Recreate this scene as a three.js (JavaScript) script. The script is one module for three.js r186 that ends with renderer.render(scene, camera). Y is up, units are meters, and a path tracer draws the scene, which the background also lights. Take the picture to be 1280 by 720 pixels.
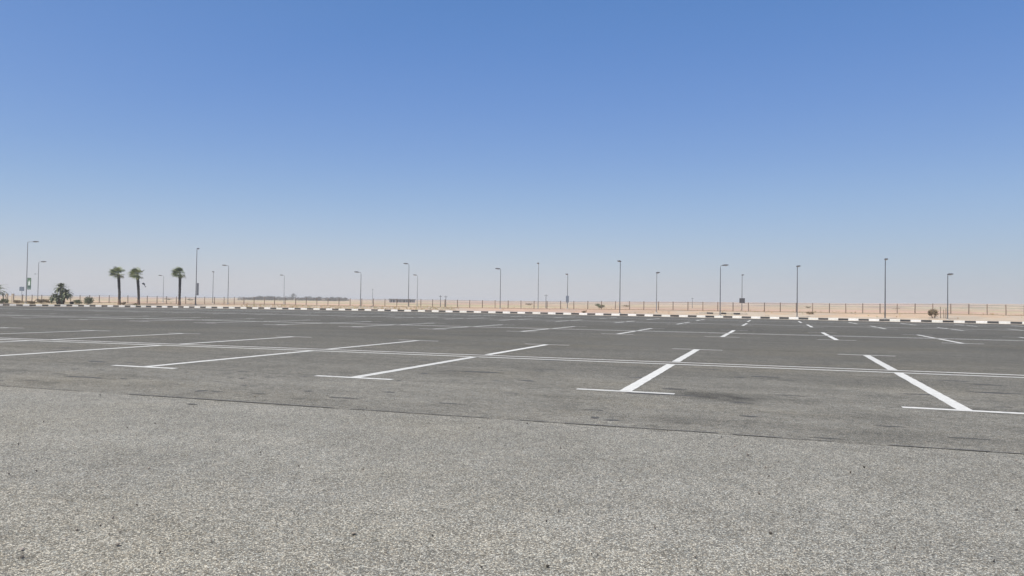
import * as THREE from 'three';
import { mergeGeometries, mergeVertices } from 'three/addons/utils/BufferGeometryUtils.js';
import { ImprovedNoise } from 'three/addons/math/ImprovedNoise.js';

// ------------------------------------------------------------------ camera
const EYE = 1.5, FOCAL = 949.49, PITCH = 0.021155, ROLL = 0.014916;   // metres, pixels of a 1280 x 720 frame, radians
const scene = new THREE.Scene();
const camera = new THREE.PerspectiveCamera(2 * Math.atan(360 / FOCAL) * 180 / Math.PI, 16 / 9, 0.1, 9000);
camera.position.set(0, EYE, 0);
camera.rotation.order = 'YXZ';
camera.rotation.set(PITCH, 0, ROLL);
camera.updateMatrixWorld(true);

// ------------------------------------------------------------------ sun and sky
const EXPOSURE = 1.12;
const SUN = new THREE.Vector3(-0.33, 0.86, 0.40).normalize();
const sun = new THREE.DirectionalLight(new THREE.Color(1, 0.955, 0.88), 4.8);
sun.position.copy(SUN).multiplyScalar(300).add(new THREE.Vector3(-10, 0, -80));
sun.target.position.set(-10, 0, -80);
sun.castShadow = true;
sun.shadow.mapSize.set(4096, 4096);
Object.assign(sun.shadow.camera, { left: -140, right: 140, top: 140, bottom: -140, near: 10, far: 700 });
scene.add(sun, sun.target);

const lin = (c) => { c /= 255; return c <= 0.04045 ? c / 12.92 : Math.pow((c + 0.055) / 1.055, 2.4); };
const mix = (a, b, t) => a + (b - a) * t;
const clamp = (v, a = 0, b = 1) => Math.min(b, Math.max(a, v));
const sstep = (a, b, x) => { const t = clamp((x - a) / (b - a)); return t * t * (3 - 2 * t); };
{
  // clear desert sky: pale dusty band at the horizon, blue above, lighter towards the sun
  const W = 1024, H = 1024, data = new Float32Array(W * H * 4);
  const stops = [[-90, 196, 194, 196], [-1, 203, 202, 205], [0.6, 203, 203, 206], [1.8, 199, 202, 208], [3.2, 188, 201, 214], [5, 172, 194, 219], [7.5, 152, 182, 219], [10.5, 133, 167, 216], [14, 117, 154, 211], [18, 103, 143, 204], [22, 93, 135, 196], [35, 76, 117, 180], [60, 66, 105, 168], [90, 62, 100, 164]]
    .map(([e, r, g, b]) => [e, lin(r), lin(g), lin(b)]);
  for (let j = 0; j < H; j++) {
    const el = (j + 0.5) / H * 180 - 90;
    const base = [0, 0, 0];
    for (let s = -6; s <= 6; s++) {
      const e2 = el + s * 0.1 * (0.25 + clamp(Math.abs(el) / 4) * 2); let m = 0; while (m < stops.length - 2 && stops[m + 1][0] < e2) m++;
      const A = stops[m], B = stops[m + 1], t = clamp((e2 - A[0]) / (B[0] - A[0]));
      for (let q = 0; q < 3; q++) base[q] += mix(A[q + 1], B[q + 1], t) / 13 / EXPOSURE;
    }
    const ce = Math.cos(el * Math.PI / 180), se = Math.sin(el * Math.PI / 180);
    for (let i = 0; i < W; i++) {
      const az = ((i + 0.5) / W - 0.5) * 2 * Math.PI;          // equirect: centre of the image looks along +x
      const dx = Math.cos(az) * ce, dz = Math.sin(az) * ce;
      const cg = clamp(dx * SUN.x + se * SUN.y + dz * SUN.z, -1, 1);
      const glow = Math.pow(clamp(cg), 6) * 0.5 + Math.pow(clamp(cg), 60) * 1.2;
      const clear = 0.5 + 0.5 * Math.sin(Math.atan2(dx, -dz) * 1 + 0.1), dusk = sstep(9, 1, Math.abs(el)) * sstep(0.45, 0.95, clear) * 0.13;
      const side = 0.16 * clamp(cg + 0.02, 0, 0.5) * sstep(0, 12, el);
      const o = (j * W + i) * 4;
      data[o] = base[0] * (1 - dusk * 1.25) + glow + side * 0.7; data[o + 1] = base[1] * (1 - dusk * 0.85) + glow * 0.97 + side * 0.7; data[o + 2] = base[2] * (1 - dusk * 0.55) + glow * 0.9 + side * 0.5; data[o + 3] = 1;
    }
  }
  const tex = new THREE.DataTexture(data, W, H, THREE.RGBAFormat, THREE.FloatType);
  tex.mapping = THREE.EquirectangularReflectionMapping;
  tex.magFilter = tex.minFilter = THREE.LinearFilter;
  tex.wrapS = THREE.RepeatWrapping;
  tex.needsUpdate = true;
  scene.background = tex; scene.environment = tex;
}
const renderer = new THREE.WebGLRenderer({ antialias: true });
renderer.toneMapping = THREE.LinearToneMapping;
renderer.toneMappingExposure = EXPOSURE;
renderer.shadowMap.enabled = true;
renderer.shadowMap.type = THREE.PCFSoftShadowMap;

// dusty desert air
scene.fog = new THREE.FogExp2(new THREE.Color(0.95, 0.935, 0.92), 0.00055);

// ------------------------------------------------------------------ helpers
function rng(seed) { let a = seed >>> 0; return () => { a = (a + 0x6D2B79F5) | 0; let t = Math.imul(a ^ (a >>> 15), 1 | a); t = (t + Math.imul(t ^ (t >>> 7), 61 | t)) ^ t; return ((t ^ (t >>> 14)) >>> 0) / 4294967296; }; }
const noise = new ImprovedNoise();
const n3 = (x, y, z) => noise.noise(x, y, z);
const fbm = (x, y, s, o = 4) => { let v = 0, a = 0.5; for (let i = 0; i < o; i++) { v += a * n3(x, y, s + i * 7.3); x *= 2.03; y *= 2.03; a *= 0.5; } return v; };
const V = (x, y, z) => new THREE.Vector3(x, y, z);
const taken = new Map();
function numbered(name) { const n = taken.get(name) ?? 0; taken.set(name, n + 1); return n ? `${name}_${String(n).padStart(3, '0')}` : name; }
function mesh(name, geo, mat, parent) { const m = new THREE.Mesh(geo, mat); m.name = name; m.castShadow = m.receiveShadow = true; parent.add(m); return m; }
function thing(name, label, category, pos, group) {
  const g = new THREE.Group(); g.name = numbered(name); g.position.copy(pos); g.userData = { label, category };
  if (group) g.userData.group = group;
  scene.add(g); return g;
}
// a pixel of the photograph is only a direction; its distance comes from the ground
function dirOf(px, py) {
  const x = (px - 640) / FOCAL, y = (py - 360) / FOCAL;
  return V(x, -y, -1).applyQuaternion(camera.quaternion);
}
function ground(px, py) { const d = dirOf(px, py), t = -EYE / d.y; return V(d.x * t, 0, d.z * t); }
const YAW = 0.3295, CY = Math.cos(YAW), SY = Math.sin(YAW);
const W2 = (u, v, y = 0) => V(u * CY + v * SY, y, u * SY - v * CY);           // along the parking rows, across them
const UV2 = (p) => [p.x * CY + p.z * SY, p.x * SY - p.z * CY];

// ------------------------------------------------------------------ kerb curve and lie of the land
const kerbY = (x) => 382.473 + 8.0775e-3 * x + 1.38529e-5 * x * x - 4.76826e-9 * x * x * x;
const kerbTab = [];
for (let x = -170; x <= 1450; x += 10) { const p = ground(x, kerbY(x)); kerbTab.push([Math.atan2(p.x, -p.z), Math.hypot(p.x, p.z)]); }
function kerbR(th) {
  const n = kerbTab.length;
  if (th <= kerbTab[0][0]) return mix(kerbTab[0][1], 130, sstep(0, 0.8, kerbTab[0][0] - th));
  if (th >= kerbTab[n - 1][0]) return mix(kerbTab[n - 1][1], 130, sstep(0, 0.8, th - kerbTab[n - 1][0]));
  let a = 0, b = n - 1; while (b - a > 1) { const m = (a + b) >> 1; if (kerbTab[m][0] <= th) a = m; else b = m; }
  return mix(kerbTab[a][1], kerbTab[b][1], (th - kerbTab[a][0]) / (kerbTab[b][0] - kerbTab[a][0]));
}
const pxTheta = (px) => { const d = dirOf(px, 380); return Math.atan2(d.x, -d.z); };
const thetaK = (th) => clamp((th + 0.6) / 1.2);                                // 0 at the left of the view, 1 at the right
const KERB_H = 0.29;
function landH(x, z) {
  const th = Math.atan2(x, -z), r = Math.hypot(x, z), d = r - kerbR(th), k = thetaK(th);
  const hf = mix(0.52, 0.98, k), hr = mix(2.6, 10.0, Math.pow(k, 1.15));
  const bump = n3(x * 0.055, z * 0.055, 3.1) * 0.16 + n3(x * 0.21, z * 0.21, 8.4) * 0.05;
  const roll = n3(x * 0.006, z * 0.006, 1.7) * 1.3 + n3(x * 0.018, z * 0.018, 5.2) * 0.45;
  if (d < 14) return mix(KERB_H - 0.03, hf, sstep(0.4, 14, d)) + bump * sstep(0.5, 4, d) * 0.8;
  const t = clamp((d - 14) / 900);
  let h = hf + (hr - hf) * t * t + bump * 0.8 + roll * sstep(14, 260, d) * (0.35 + 0.65 * k);
  if (d > 914) h = mix(h, 0, sstep(914, 2600, d));
  return h;
}
function spot(px, delta, dy = 0) { const th = pxTheta(px), r = kerbR(th) + delta, x = Math.sin(th) * r, z = -Math.cos(th) * r; return V(x, landH(x, z) + dy, z); }
const depthOf = (p) => -p.z;
function heightTo(p, py) { return (eyeRow(p) - py) * depthOf(p) / FOCAL + EYE - p.y; }      // metres from p up to pixel row py
function eyeRow(p) { const px = pxOf(p); return 360 + Math.tan(PITCH) * FOCAL + ROLL * (px - 640); }
function pxOf(p) { const q = p.clone(); q.y = EYE; q.project(camera); return 640 + q.x * 640; }
camera.aspect = 16 / 9; camera.updateProjectionMatrix();

// ------------------------------------------------------------------ textures
function dataTex(n, fill, srgb, rep) {
  const d = new Uint8Array(n * n * 4); fill(d, n);
  const t = new THREE.DataTexture(d, n, n); t.wrapS = t.wrapT = THREE.RepeatWrapping; t.magFilter = THREE.LinearFilter; t.minFilter = THREE.LinearMipmapLinearFilter; t.generateMipmaps = true;
  if (srgb) t.colorSpace = THREE.SRGBColorSpace;
  if (rep) t.repeat.set(rep, rep);
  t.needsUpdate = true; return t;
}
const enc = (l) => { l = clamp(l); return 255 * (l <= 0.0031308 ? 12.92 * l : 1.055 * Math.pow(l, 1 / 2.4) - 0.055); };
function lattice(nx, ny, R) {                                                     // periodic value noise on a unit tile
  const v = new Float32Array(nx * ny); for (let i = 0; i < v.length; i++) v[i] = R() * 2 - 1;
  return (x, y) => {
    const fx = x * nx, fy = y * ny, ix = Math.floor(fx), iy = Math.floor(fy), a = fx - ix, b = fy - iy, sa = a * a * (3 - 2 * a), sb = b * b * (3 - 2 * b);
    const x0 = ix % nx, x1 = (ix + 1) % nx, y0 = (iy % ny) * nx, y1 = ((iy + 1) % ny) * nx;
    return mix(mix(v[y0 + x0], v[y0 + x1], sa), mix(v[y1 + x0], v[y1 + x1], sa), sb);
  };
}
function asphaltTextures(n, cells, seed, contrast, binder, layers) {
  const R = rng(seed), C = cells * cells, cx = new Float32Array(C), cyy = new Float32Array(C), tone = new Float32Array(C), warm = new Float32Array(C), top = new Float32Array(C);
  for (let i = 0; i < C; i++) { cx[i] = R(); cyy[i] = R(); const q = R(); tone[i] = Math.exp((R() + R() + R() - 1.5) * contrast) * (q < 0.05 ? 0.4 : q > 0.96 ? 1.45 : 1); warm[i] = R() - 0.5; top[i] = 0.4 + 0.6 * R(); }
  const L = layers.map(([nx, ny, amp]) => [lattice(nx, ny, R), amp]);
  const col = new Uint8Array(n * n * 4), hgt = new Uint8Array(n * n * 4), s = cells / n, lut = new Uint8Array(4097); for (let i = 0; i < 4097; i++) lut[i] = Math.round(enc(i / 4096));
  const q8 = (l) => lut[l < 0 ? 0 : l > 1 ? 4096 : (l * 4096) | 0];
  for (let y = 0; y < n; y++) for (let x = 0; x < n; x++) {
    const fx = x * s, fy = y * s, ix = Math.floor(fx), iy = Math.floor(fy);
    let d1 = 9, d2 = 9, best = 0;
    for (let a = -1; a <= 1; a++) { const qx = (ix + a + cells) % cells; for (let b = -1; b <= 1; b++) {
      const id = ((iy + b + cells) % cells) * cells + qx, ex = ix + a + cx[id] - fx, ey = iy + b + cyy[id] - fy, dd = ex * ex + ey * ey;
      if (dd < d1) { d2 = d1; d1 = dd; best = id; } else if (dd < d2) d2 = dd;
    } }
    const edge = clamp((Math.sqrt(d2) - Math.sqrt(d1)) * 2.8), o = (y * n + x) * 4;
    let m = 1, tint = 0; for (let k = 0; k < L.length; k++) { const v = L[k][0](x / n, y / n) * L[k][1]; m += v; tint += k % 2 ? v : -v; }
    const l = mix(binder, 0.52 * tone[best], edge) * m, w = warm[best] * 0.12 + tint * 0.08;
    col[o] = q8(l * (1 + w)); col[o + 1] = q8(l); col[o + 2] = q8(l * (1 - w * 1.2)); col[o + 3] = 255;
    hgt[o] = hgt[o + 1] = hgt[o + 2] = 255 * edge * top[best]; hgt[o + 3] = 255;
  }
  const wrap = (d, srgb) => dataTex(n, (t) => t.set(d), srgb);
  return [wrap(col, true), wrap(hgt, false)];
}
const COARSE_TILE = 5.4, FINE_TILE = 5.8;
const [coarseMap, coarseBump] = asphaltTextures(2048, 560, 11, 0.95, 0.10, [[14, 14, 0.05], [45, 45, 0.07], [110, 110, 0.10]]);      // 11 mm stones
const [fineMap, fineBump] = asphaltTextures(2048, 560, 23, 0.8, 0.16, [[11, 29, 0.045], [30, 47, 0.09], [70, 83, 0.13], [130, 130, 0.13]]);   // 10 mm stones, drag marks along the lane
const asphaltMat = (map, bumpMap, bumpScale) => new THREE.MeshPhysicalMaterial({ map, bumpMap, bumpScale, roughness: 1, specularIntensity: 0.35, vertexColors: true });
const apronMat = asphaltMat(coarseMap, coarseBump, 0.006), laneMat = asphaltMat(fineMap, fineBump, 0.004);
const paintTex = dataTex(512, (d, n) => {
  const R = rng(5);
  for (let y = 0; y < n; y++) for (let x = 0; x < n; x++) {
    const o = (y * n + x) * 4, a = x / n * Math.PI * 2, b = y / n * Math.PI * 2;
    const big = n3(Math.cos(a) * 1.4 + 5, Math.sin(a) * 1.4 + Math.cos(b) * 1.4, Math.sin(b) * 1.4);
    const mid = n3(Math.cos(a) * 6 + 5, Math.sin(a) * 6 + Math.cos(b) * 6, Math.sin(b) * 6);
    let l = 0.86 + big * 0.14 + mid * 0.1 + (R() - 0.5) * 0.16;
    if (R() < 0.05 + clamp(mid) * 0.22) l *= 0.45;
    d[o] = enc(l); d[o + 1] = enc(l * 0.99); d[o + 2] = enc(l * 0.96); d[o + 3] = 255;
  }
}, true);
const sandTex = dataTex(512, (d, n) => {
  const R = rng(9);
  for (let y = 0; y < n; y++) for (let x = 0; x < n; x++) {
    const o = (y * n + x) * 4, a = x / n * Math.PI * 2, b = y / n * Math.PI * 2;
    const m = n3(Math.cos(a) * 3 + 2, Math.sin(a) * 3 + Math.cos(b) * 3, Math.sin(b) * 3);
    let l = 0.8 + m * 0.18 + (R() - 0.5) * 0.2; if (R() < 0.01) l *= 0.5;
    d[o] = enc(l); d[o + 1] = enc(l * 0.985); d[o + 2] = enc(l * 0.97); d[o + 3] = 255;
  }
}, true);
const paintMats = [0.64, 0.60, 0.67].map((v) => new THREE.MeshStandardMaterial({ map: paintTex, color: new THREE.Color().setRGB(v, v * 0.985, v * 0.93), roughness: 0.7 }));
const rgb = (r, g, b) => new THREE.Color().setRGB(r, g, b);
const std = (c, rough = 0.8, metal = 0, extra = {}) => new THREE.MeshStandardMaterial({ color: c, roughness: rough, metalness: metal, ...extra });

// ------------------------------------------------------------------ the parking lot, laid in lanes along the rows
const lot = new THREE.Group(); lot.name = 'parking_lot'; lot.userData = { kind: 'structure', label: 'wide grey asphalt parking lot with white stall markings', category: 'parking lot' }; scene.add(lot);
const stains = [];                                                               // [u, v, ru, rv, depth]
{
  const R = rng(77);
  const st = (px, py, ru, rv, k) => { const [u, v] = UV2(ground(px, py)); stains.push([u, v, ru, rv, k]); };
  st(900, 496, 0.45, 0.45, 0.6); st(922, 500, 0.3, 0.3, 0.6); st(872, 493, 0.4, 0.4, 0.35); st(1232, 480, 0.3, 0.22, 0.22); st(1180, 475, 0.5, 0.2, 0.1);
  st(25, 541, 0.3, 0.2, 0.1); st(560, 462, 0.7, 0.4, 0.12); st(640, 466, 0.8, 0.35, 0.13); st(740, 456, 0.8, 0.4, 0.12); st(1010, 470, 0.9, 0.4, 0.12); st(1100, 497, 0.6, 0.3, 0.14); st(300, 470, 0.8, 0.4, 0.1); st(420, 452, 1.1, 0.5, 0.12);
  for (let i = 0; i < 240; i++) { const v = 9.6 + R() * R() * 70, u = (R() - 0.55) * (v * 2 + 8); stains.push([u, v, 0.12 + R() * 0.7, 0.14 + R() * 0.26, 0.08 + R() * 0.24]); }
}
function asphaltTone(u, v, kind) {
  let t = 1 + 0.2 * fbm(u * 0.09, v * 0.16, 2.2) + 0.16 * fbm(u * 0.3, v * 1.3, 9.1, 3);
  t += kind ? 0.11 * n3(u * 0.22, v * 2.4, 4.4) + 0.09 * n3(u * 0.02, v * 0.9, 14.4) : 0.14 * fbm(u * 0.7, v * 0.7, 6.6);
  for (const [su, sv, ru, rv, k] of stains) {
    const a = (u - su) / ru, b = (v - sv) / rv, d = a * a + b * b;
    if (d < 9) t *= 1 - k * Math.exp(-d * 0.7) * (0.75 + 0.7 * n3(u * 5, v * 7, 1.2));
  }
  const dust = clamp(fbm(u * 0.22 + 40, v * 0.3, 12.5) * 1.5 + 0.1);
  return [t * (1 + dust * 0.07), t * (1 + dust * 0.03), t * (1 - dust * 0.05)];
}
function axis(lo, hi, a, b, step, coarse) {                                      // fine between a and b, coarse outside
  const o = []; for (let x = lo; x < a - 0.01; x += coarse) o.push(x); for (let x = a; x < b - 0.01; x += step) o.push(x); for (let x = b; x < hi - 0.01; x += coarse) o.push(x); o.push(hi); return o;
}
const seamPts = [[0, 481], [320, 500.5], [640, 523.5], [960, 547.5], [1280, 572]].map(([x, y]) => UV2(ground(x, y)));
const seamV = (u) => 9.36 + 0.05 * n3(u * 0.4, 0, 3.3) + 0.03 * n3(u * 2.2, 0, 1.3) + 0.02 * n3(u * 7.1, 0, 5.3);
function lane(vLo, vHi, tone, mat, kind, scale, tint) {
  const near = Math.max(0, Math.min(Math.abs(vLo), Math.abs(vHi)));
  const us = axis(-210, 210, -(near * 1.5 + 26), near * 0.95 + 14, clamp(near * 0.022, 0.2, 1.2), 12);
  const nv = Math.ceil(Math.abs(vHi - vLo) / clamp(near * 0.02, 0.16, 0.8));
  const shift = (Math.abs(vLo) * 7.31) % 1;
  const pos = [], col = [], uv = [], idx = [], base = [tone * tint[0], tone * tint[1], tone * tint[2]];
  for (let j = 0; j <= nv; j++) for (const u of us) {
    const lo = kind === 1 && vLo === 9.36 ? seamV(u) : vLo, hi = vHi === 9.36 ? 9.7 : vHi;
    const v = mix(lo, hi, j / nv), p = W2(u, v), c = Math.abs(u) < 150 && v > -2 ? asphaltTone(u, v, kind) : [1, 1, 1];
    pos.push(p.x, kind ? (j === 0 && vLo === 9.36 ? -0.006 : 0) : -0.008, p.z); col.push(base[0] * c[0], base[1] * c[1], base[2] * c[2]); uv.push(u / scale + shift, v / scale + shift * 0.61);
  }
  const w = us.length;
  for (let j = 0; j < nv; j++) for (let i = 0; i < w - 1; i++) { const a = j * w + i; idx.push(a, a + 1, a + w, a + 1, a + w + 1, a + w); }
  const g = new THREE.BufferGeometry();
  g.setAttribute('position', new THREE.Float32BufferAttribute(pos, 3)); g.setAttribute('color', new THREE.Float32BufferAttribute(col, 3)); g.setAttribute('uv', new THREE.Float32BufferAttribute(uv, 2)); g.setIndex(idx); g.computeVertexNormals();
  const m = mesh(kind ? 'asphalt_fade_lane' : 'asphalt_apron', g, mat, lot); m.castShadow = false; return m;
}
const WARM = [1.055, 1.0, 0.85], GREY = [1.06, 1.0, 0.845];
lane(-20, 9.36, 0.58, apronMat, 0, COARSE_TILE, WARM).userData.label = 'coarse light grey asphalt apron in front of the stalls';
lane(-190, -20, 0.58, apronMat, 0, COARSE_TILE, WARM);
{
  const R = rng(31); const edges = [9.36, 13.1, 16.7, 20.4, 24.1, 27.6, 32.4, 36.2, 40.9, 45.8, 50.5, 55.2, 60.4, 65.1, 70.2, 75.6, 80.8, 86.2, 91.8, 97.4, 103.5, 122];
  const fadeTones = [0.41, 0.36, 0.325, 0.295, 0.275, 0.26, 0.25, 0.24, 0.23];  // grazing-view darkening painted into the lanes: albedo steps down away from the eye
  for (let i = 0; i < edges.length - 1; i++) lane(edges[i], edges[i + 1], (fadeTones[i] ?? 0.218) * (0.97 + R() * 0.06), laneMat, 1, FINE_TILE, GREY);
}

// ---- painted markings: every bar and line a sheet 5 mm above the asphalt
const PAINT_Y = 0.005; let paintCount = 0;
function stripe(name, a, b, width, lift = 0) {                                   // a, b: [u, v] along the centre line
  const L = Math.hypot(b[0] - a[0], b[1] - a[1]), n = clamp(Math.round(L / 0.12), 2, 160), du = (b[0] - a[0]) / L, dv = (b[1] - a[1]) / L, s = ++paintCount * 3.7;
  const pos = [], uv = [], idx = [], nrm = [];
  for (let i = 0; i <= n; i++) {
    const t = i / n * L;
    for (const e of [-1, 1]) {
      const wv = width / 2 + 0.012 * n3(t * 2.1, e * 3, s) + 0.006 * n3(t * 9, e * 5, s), p = W2(a[0] + du * t - dv * e * wv, a[1] + dv * t + du * e * wv, PAINT_Y + lift);
      pos.push(p.x, p.y, p.z); uv.push(t * 0.9 + s, e * wv * 0.9 + s * 0.37); nrm.push(0, 1, 0);
    }
    if (i) { const k = i * 2; idx.push(k - 2, k, k - 1, k - 1, k, k + 1); }
  }
  const g = new THREE.BufferGeometry();
  g.setAttribute('position', new THREE.Float32BufferAttribute(pos, 3)); g.setAttribute('uv', new THREE.Float32BufferAttribute(uv, 2)); g.setAttribute('normal', new THREE.Float32BufferAttribute(nrm, 3)); g.setIndex(idx);
  const m = mesh(name, g, paintMats[paintCount % 3], lot); m.castShadow = false; return m;
}
const lerp2 = (a, b, t) => [mix(a[0], b[0], t), mix(a[1], b[1], t)];
const PITCH_U = 5.335;
function stallRow(fronts, backs, dblV, uLo, uHi, w) {
  const GAP = 0.36, LW = w.row;
  for (const s of [-1, 1]) {
    for (let u = uLo; u < uHi; u += 18) { const e = Math.min(u + 18, uHi); stripe('row_line', [u, dblV(u) + s * GAP], [e - 0.004, dblV(e) + s * GAP], LW); }
  }
  fronts.forEach((f, i) => {
    const b = backs[i], L = b[1] - f[1];
    const q = (v) => lerp2(f, b, (v - f[1]) / L), d = dblV(f[0]);
    stripe('stall_line', q(f[1] + w.bar / 2 + 0.004), q(d - GAP - LW / 2 - 0.02), w.stall);
    stripe('stall_line', q(d + GAP + LW / 2 + 0.02), q(b[1] - w.bar / 2 - 0.004), w.stall);
    stripe('stall_end_bar', [f[0] - 0.86, f[1] + 0.0], [f[0] + 0.86, f[1]], w.bar);
    stripe('stall_end_bar', [b[0] - 0.86, b[1] + 0.0], [b[0] + 0.86, b[1]], w.bar * 0.8);
  });
}
{
  // first row, read off the photograph stall by stall
  const f = [[-29.1, 13.3], [-23.8, 13.25], [-18.4, 13.22], [-13.01, 13.19], [-7.8, 13.21], [-2.42, 13.25], [2.77, 13.04], [8.1, 13.05], [13.4, 13.05]];
  const b = [[-29.3, 26.8], [-24.3, 26.84], [-18.84, 27.08], [-13.22, 27.3], [-7.95, 27.4], [-2.47, 27.4], [2.94, 27.28], [8.2, 27.2], [13.5, 27.1]];
  const f0 = [], b0 = []; for (let k = 1; k <= 3; k++) { f0.unshift([-29.1 - k * PITCH_U, 13.3]); b0.unshift([-29.3 - k * PITCH_U, 26.8]); }
  stallRow([...f0, ...f], [...b0, ...b], (u) => u < -6.97 ? 20.47 + (u + 6.97) * 0.045 : 20.5, -50, 18, { stall: 0.215, bar: 0.17, row: 0.17 });
}
for (const [v0, v1, lo, hi, off] of [[39.75, 51.6, -14, 6, 0], [65.4, 75.6, -16, 9, 0.1], [84.4, 94.6, -16, 9, -0.05]]) {
  const f = [], b = []; for (let i = lo; i <= hi; i++) { const u = -2.35 + off + i * PITCH_U; f.push([u, v0]); b.push([u + 0.05, v1]); }
  stallRow(f, b, (u) => mix(v0, v1, 0.5) + (u < -20 ? (u + 20) * 0.03 : 0), f[0][0] - 3, f[f.length - 1][0] + 3, { stall: 0.22, bar: 0.19, row: 0.2 });
}

// the tar joint along the edge of the stalls' surfacing, broken here and there
{
  const R = rng(515); const tar = new THREE.MeshStandardMaterial({ color: rgb(0.125, 0.118, 0.105), roughness: 0.9 });
  for (let u = -26; u < 12;) { const e = u + 0.5 + R() * 2.2, w = 0.01 + R() * 0.03; const m = stripe('tar_joint', [u, seamV(u) + 0.02], [e, seamV(e) + 0.02], w, -0.002); m.material = tar; u = e + (R() < 0.6 ? R() * 1.2 : 0.01); }
}
// drips of oil and rubber scuffs on the stalls, ragged patches lying on the asphalt
{
  const R = rng(818), pos = [], spots = [[927, 503.5, 0.16, 0.05], [938, 520.5, 0.13, 0.05], [1020, 455, 0.5, 0.09], [1232, 481, 0.3, 0.1], [1190, 476, 0.35, 0.07], [1150, 493, 0.3, 0.08], [1240, 491, 0.4, 0.09], [120, 452, 0.3, 0.1], [384, 489, 0.1, 0.05], [380, 471, 0.12, 0.05], [240, 505, 0.08, 0.03], [620, 476, 0.06, 0.05], [600, 465, 0.5, 0.12], [690, 451, 0.4, 0.1], [800, 472, 0.35, 0.1], [955, 471, 0.3, 0.1], [1035, 548, 0.2, 0.03], [1210, 548, 0.25, 0.03]]
    .map(([px, py, a, b]) => [...UV2(ground(px, py)), a, b]);
  for (let i = 0; i < 150; i++) { const v = 9.8 + R() * R() * 45, u = (R() - 0.58) * (v * 1.7 + 6); spots.push([u, v, 0.05 + R() * R() * 0.45, 0.02 + R() * 0.07]); }
  spots.forEach(([u, v, a, b], k) => {
    const n = 14, ring = []; for (let i = 0; i < n; i++) { const t = i / n * 6.2832, e = 0.65 + 0.7 * R() * (1 + 0.3 * n3(Math.cos(t) * 2, Math.sin(t) * 2, k)); ring.push(W2(u + Math.cos(t) * a * e, v + Math.sin(t) * b * e, 0.0025)); }
    const c = W2(u, v, 0.0025); for (let i = 0; i < n; i++) pos.push(...c.toArray(), ...ring[i].toArray(), ...ring[(i + 1) % n].toArray());
  });
  const g = new THREE.BufferGeometry(); g.setAttribute('position', new THREE.Float32BufferAttribute(pos, 3)); g.computeVertexNormals();
  const m = mesh('oil_stains', g, std(rgb(0.06, 0.057, 0.052), 0.95), lot); m.userData = { kind: 'stuff', label: 'small dark oil drips and scuffs' }; m.castShadow = false;
}
// ---- grit scattered over the near asphalt
{
  const R = rng(404), g = new THREE.IcosahedronGeometry(1, 0), n = 900;
  const im = new THREE.InstancedMesh(g, std(rgb(0.12, 0.11, 0.1), 0.95), n), M = new THREE.Matrix4(), Q = new THREE.Quaternion();
  for (let i = 0; i < n; i++) {
    const v = 2.5 + R() * R() * 26, u = (R() - 0.6) * (v * 1.9 + 5), s = 0.003 + R() * R() * 0.009, p = W2(u, v, s * 0.35);
    Q.setFromEuler(new THREE.Euler(R() * 6, R() * 6, R() * 6)); M.compose(p, Q, V(s * (0.8 + R()), s * 0.7, s * (0.8 + R()))); im.setMatrixAt(i, M);
    const q = R() < 0.25 ? 2.6 : 0.5 + R() * 0.9; im.setColorAt(i, rgb(q, q * 0.94, q * 0.86));
  }
  im.name = 'grit'; im.castShadow = im.receiveShadow = true; im.userData = { kind: 'stuff', label: 'loose dark grit scattered over the asphalt', category: 'grit' }; scene.add(im);
}

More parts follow.
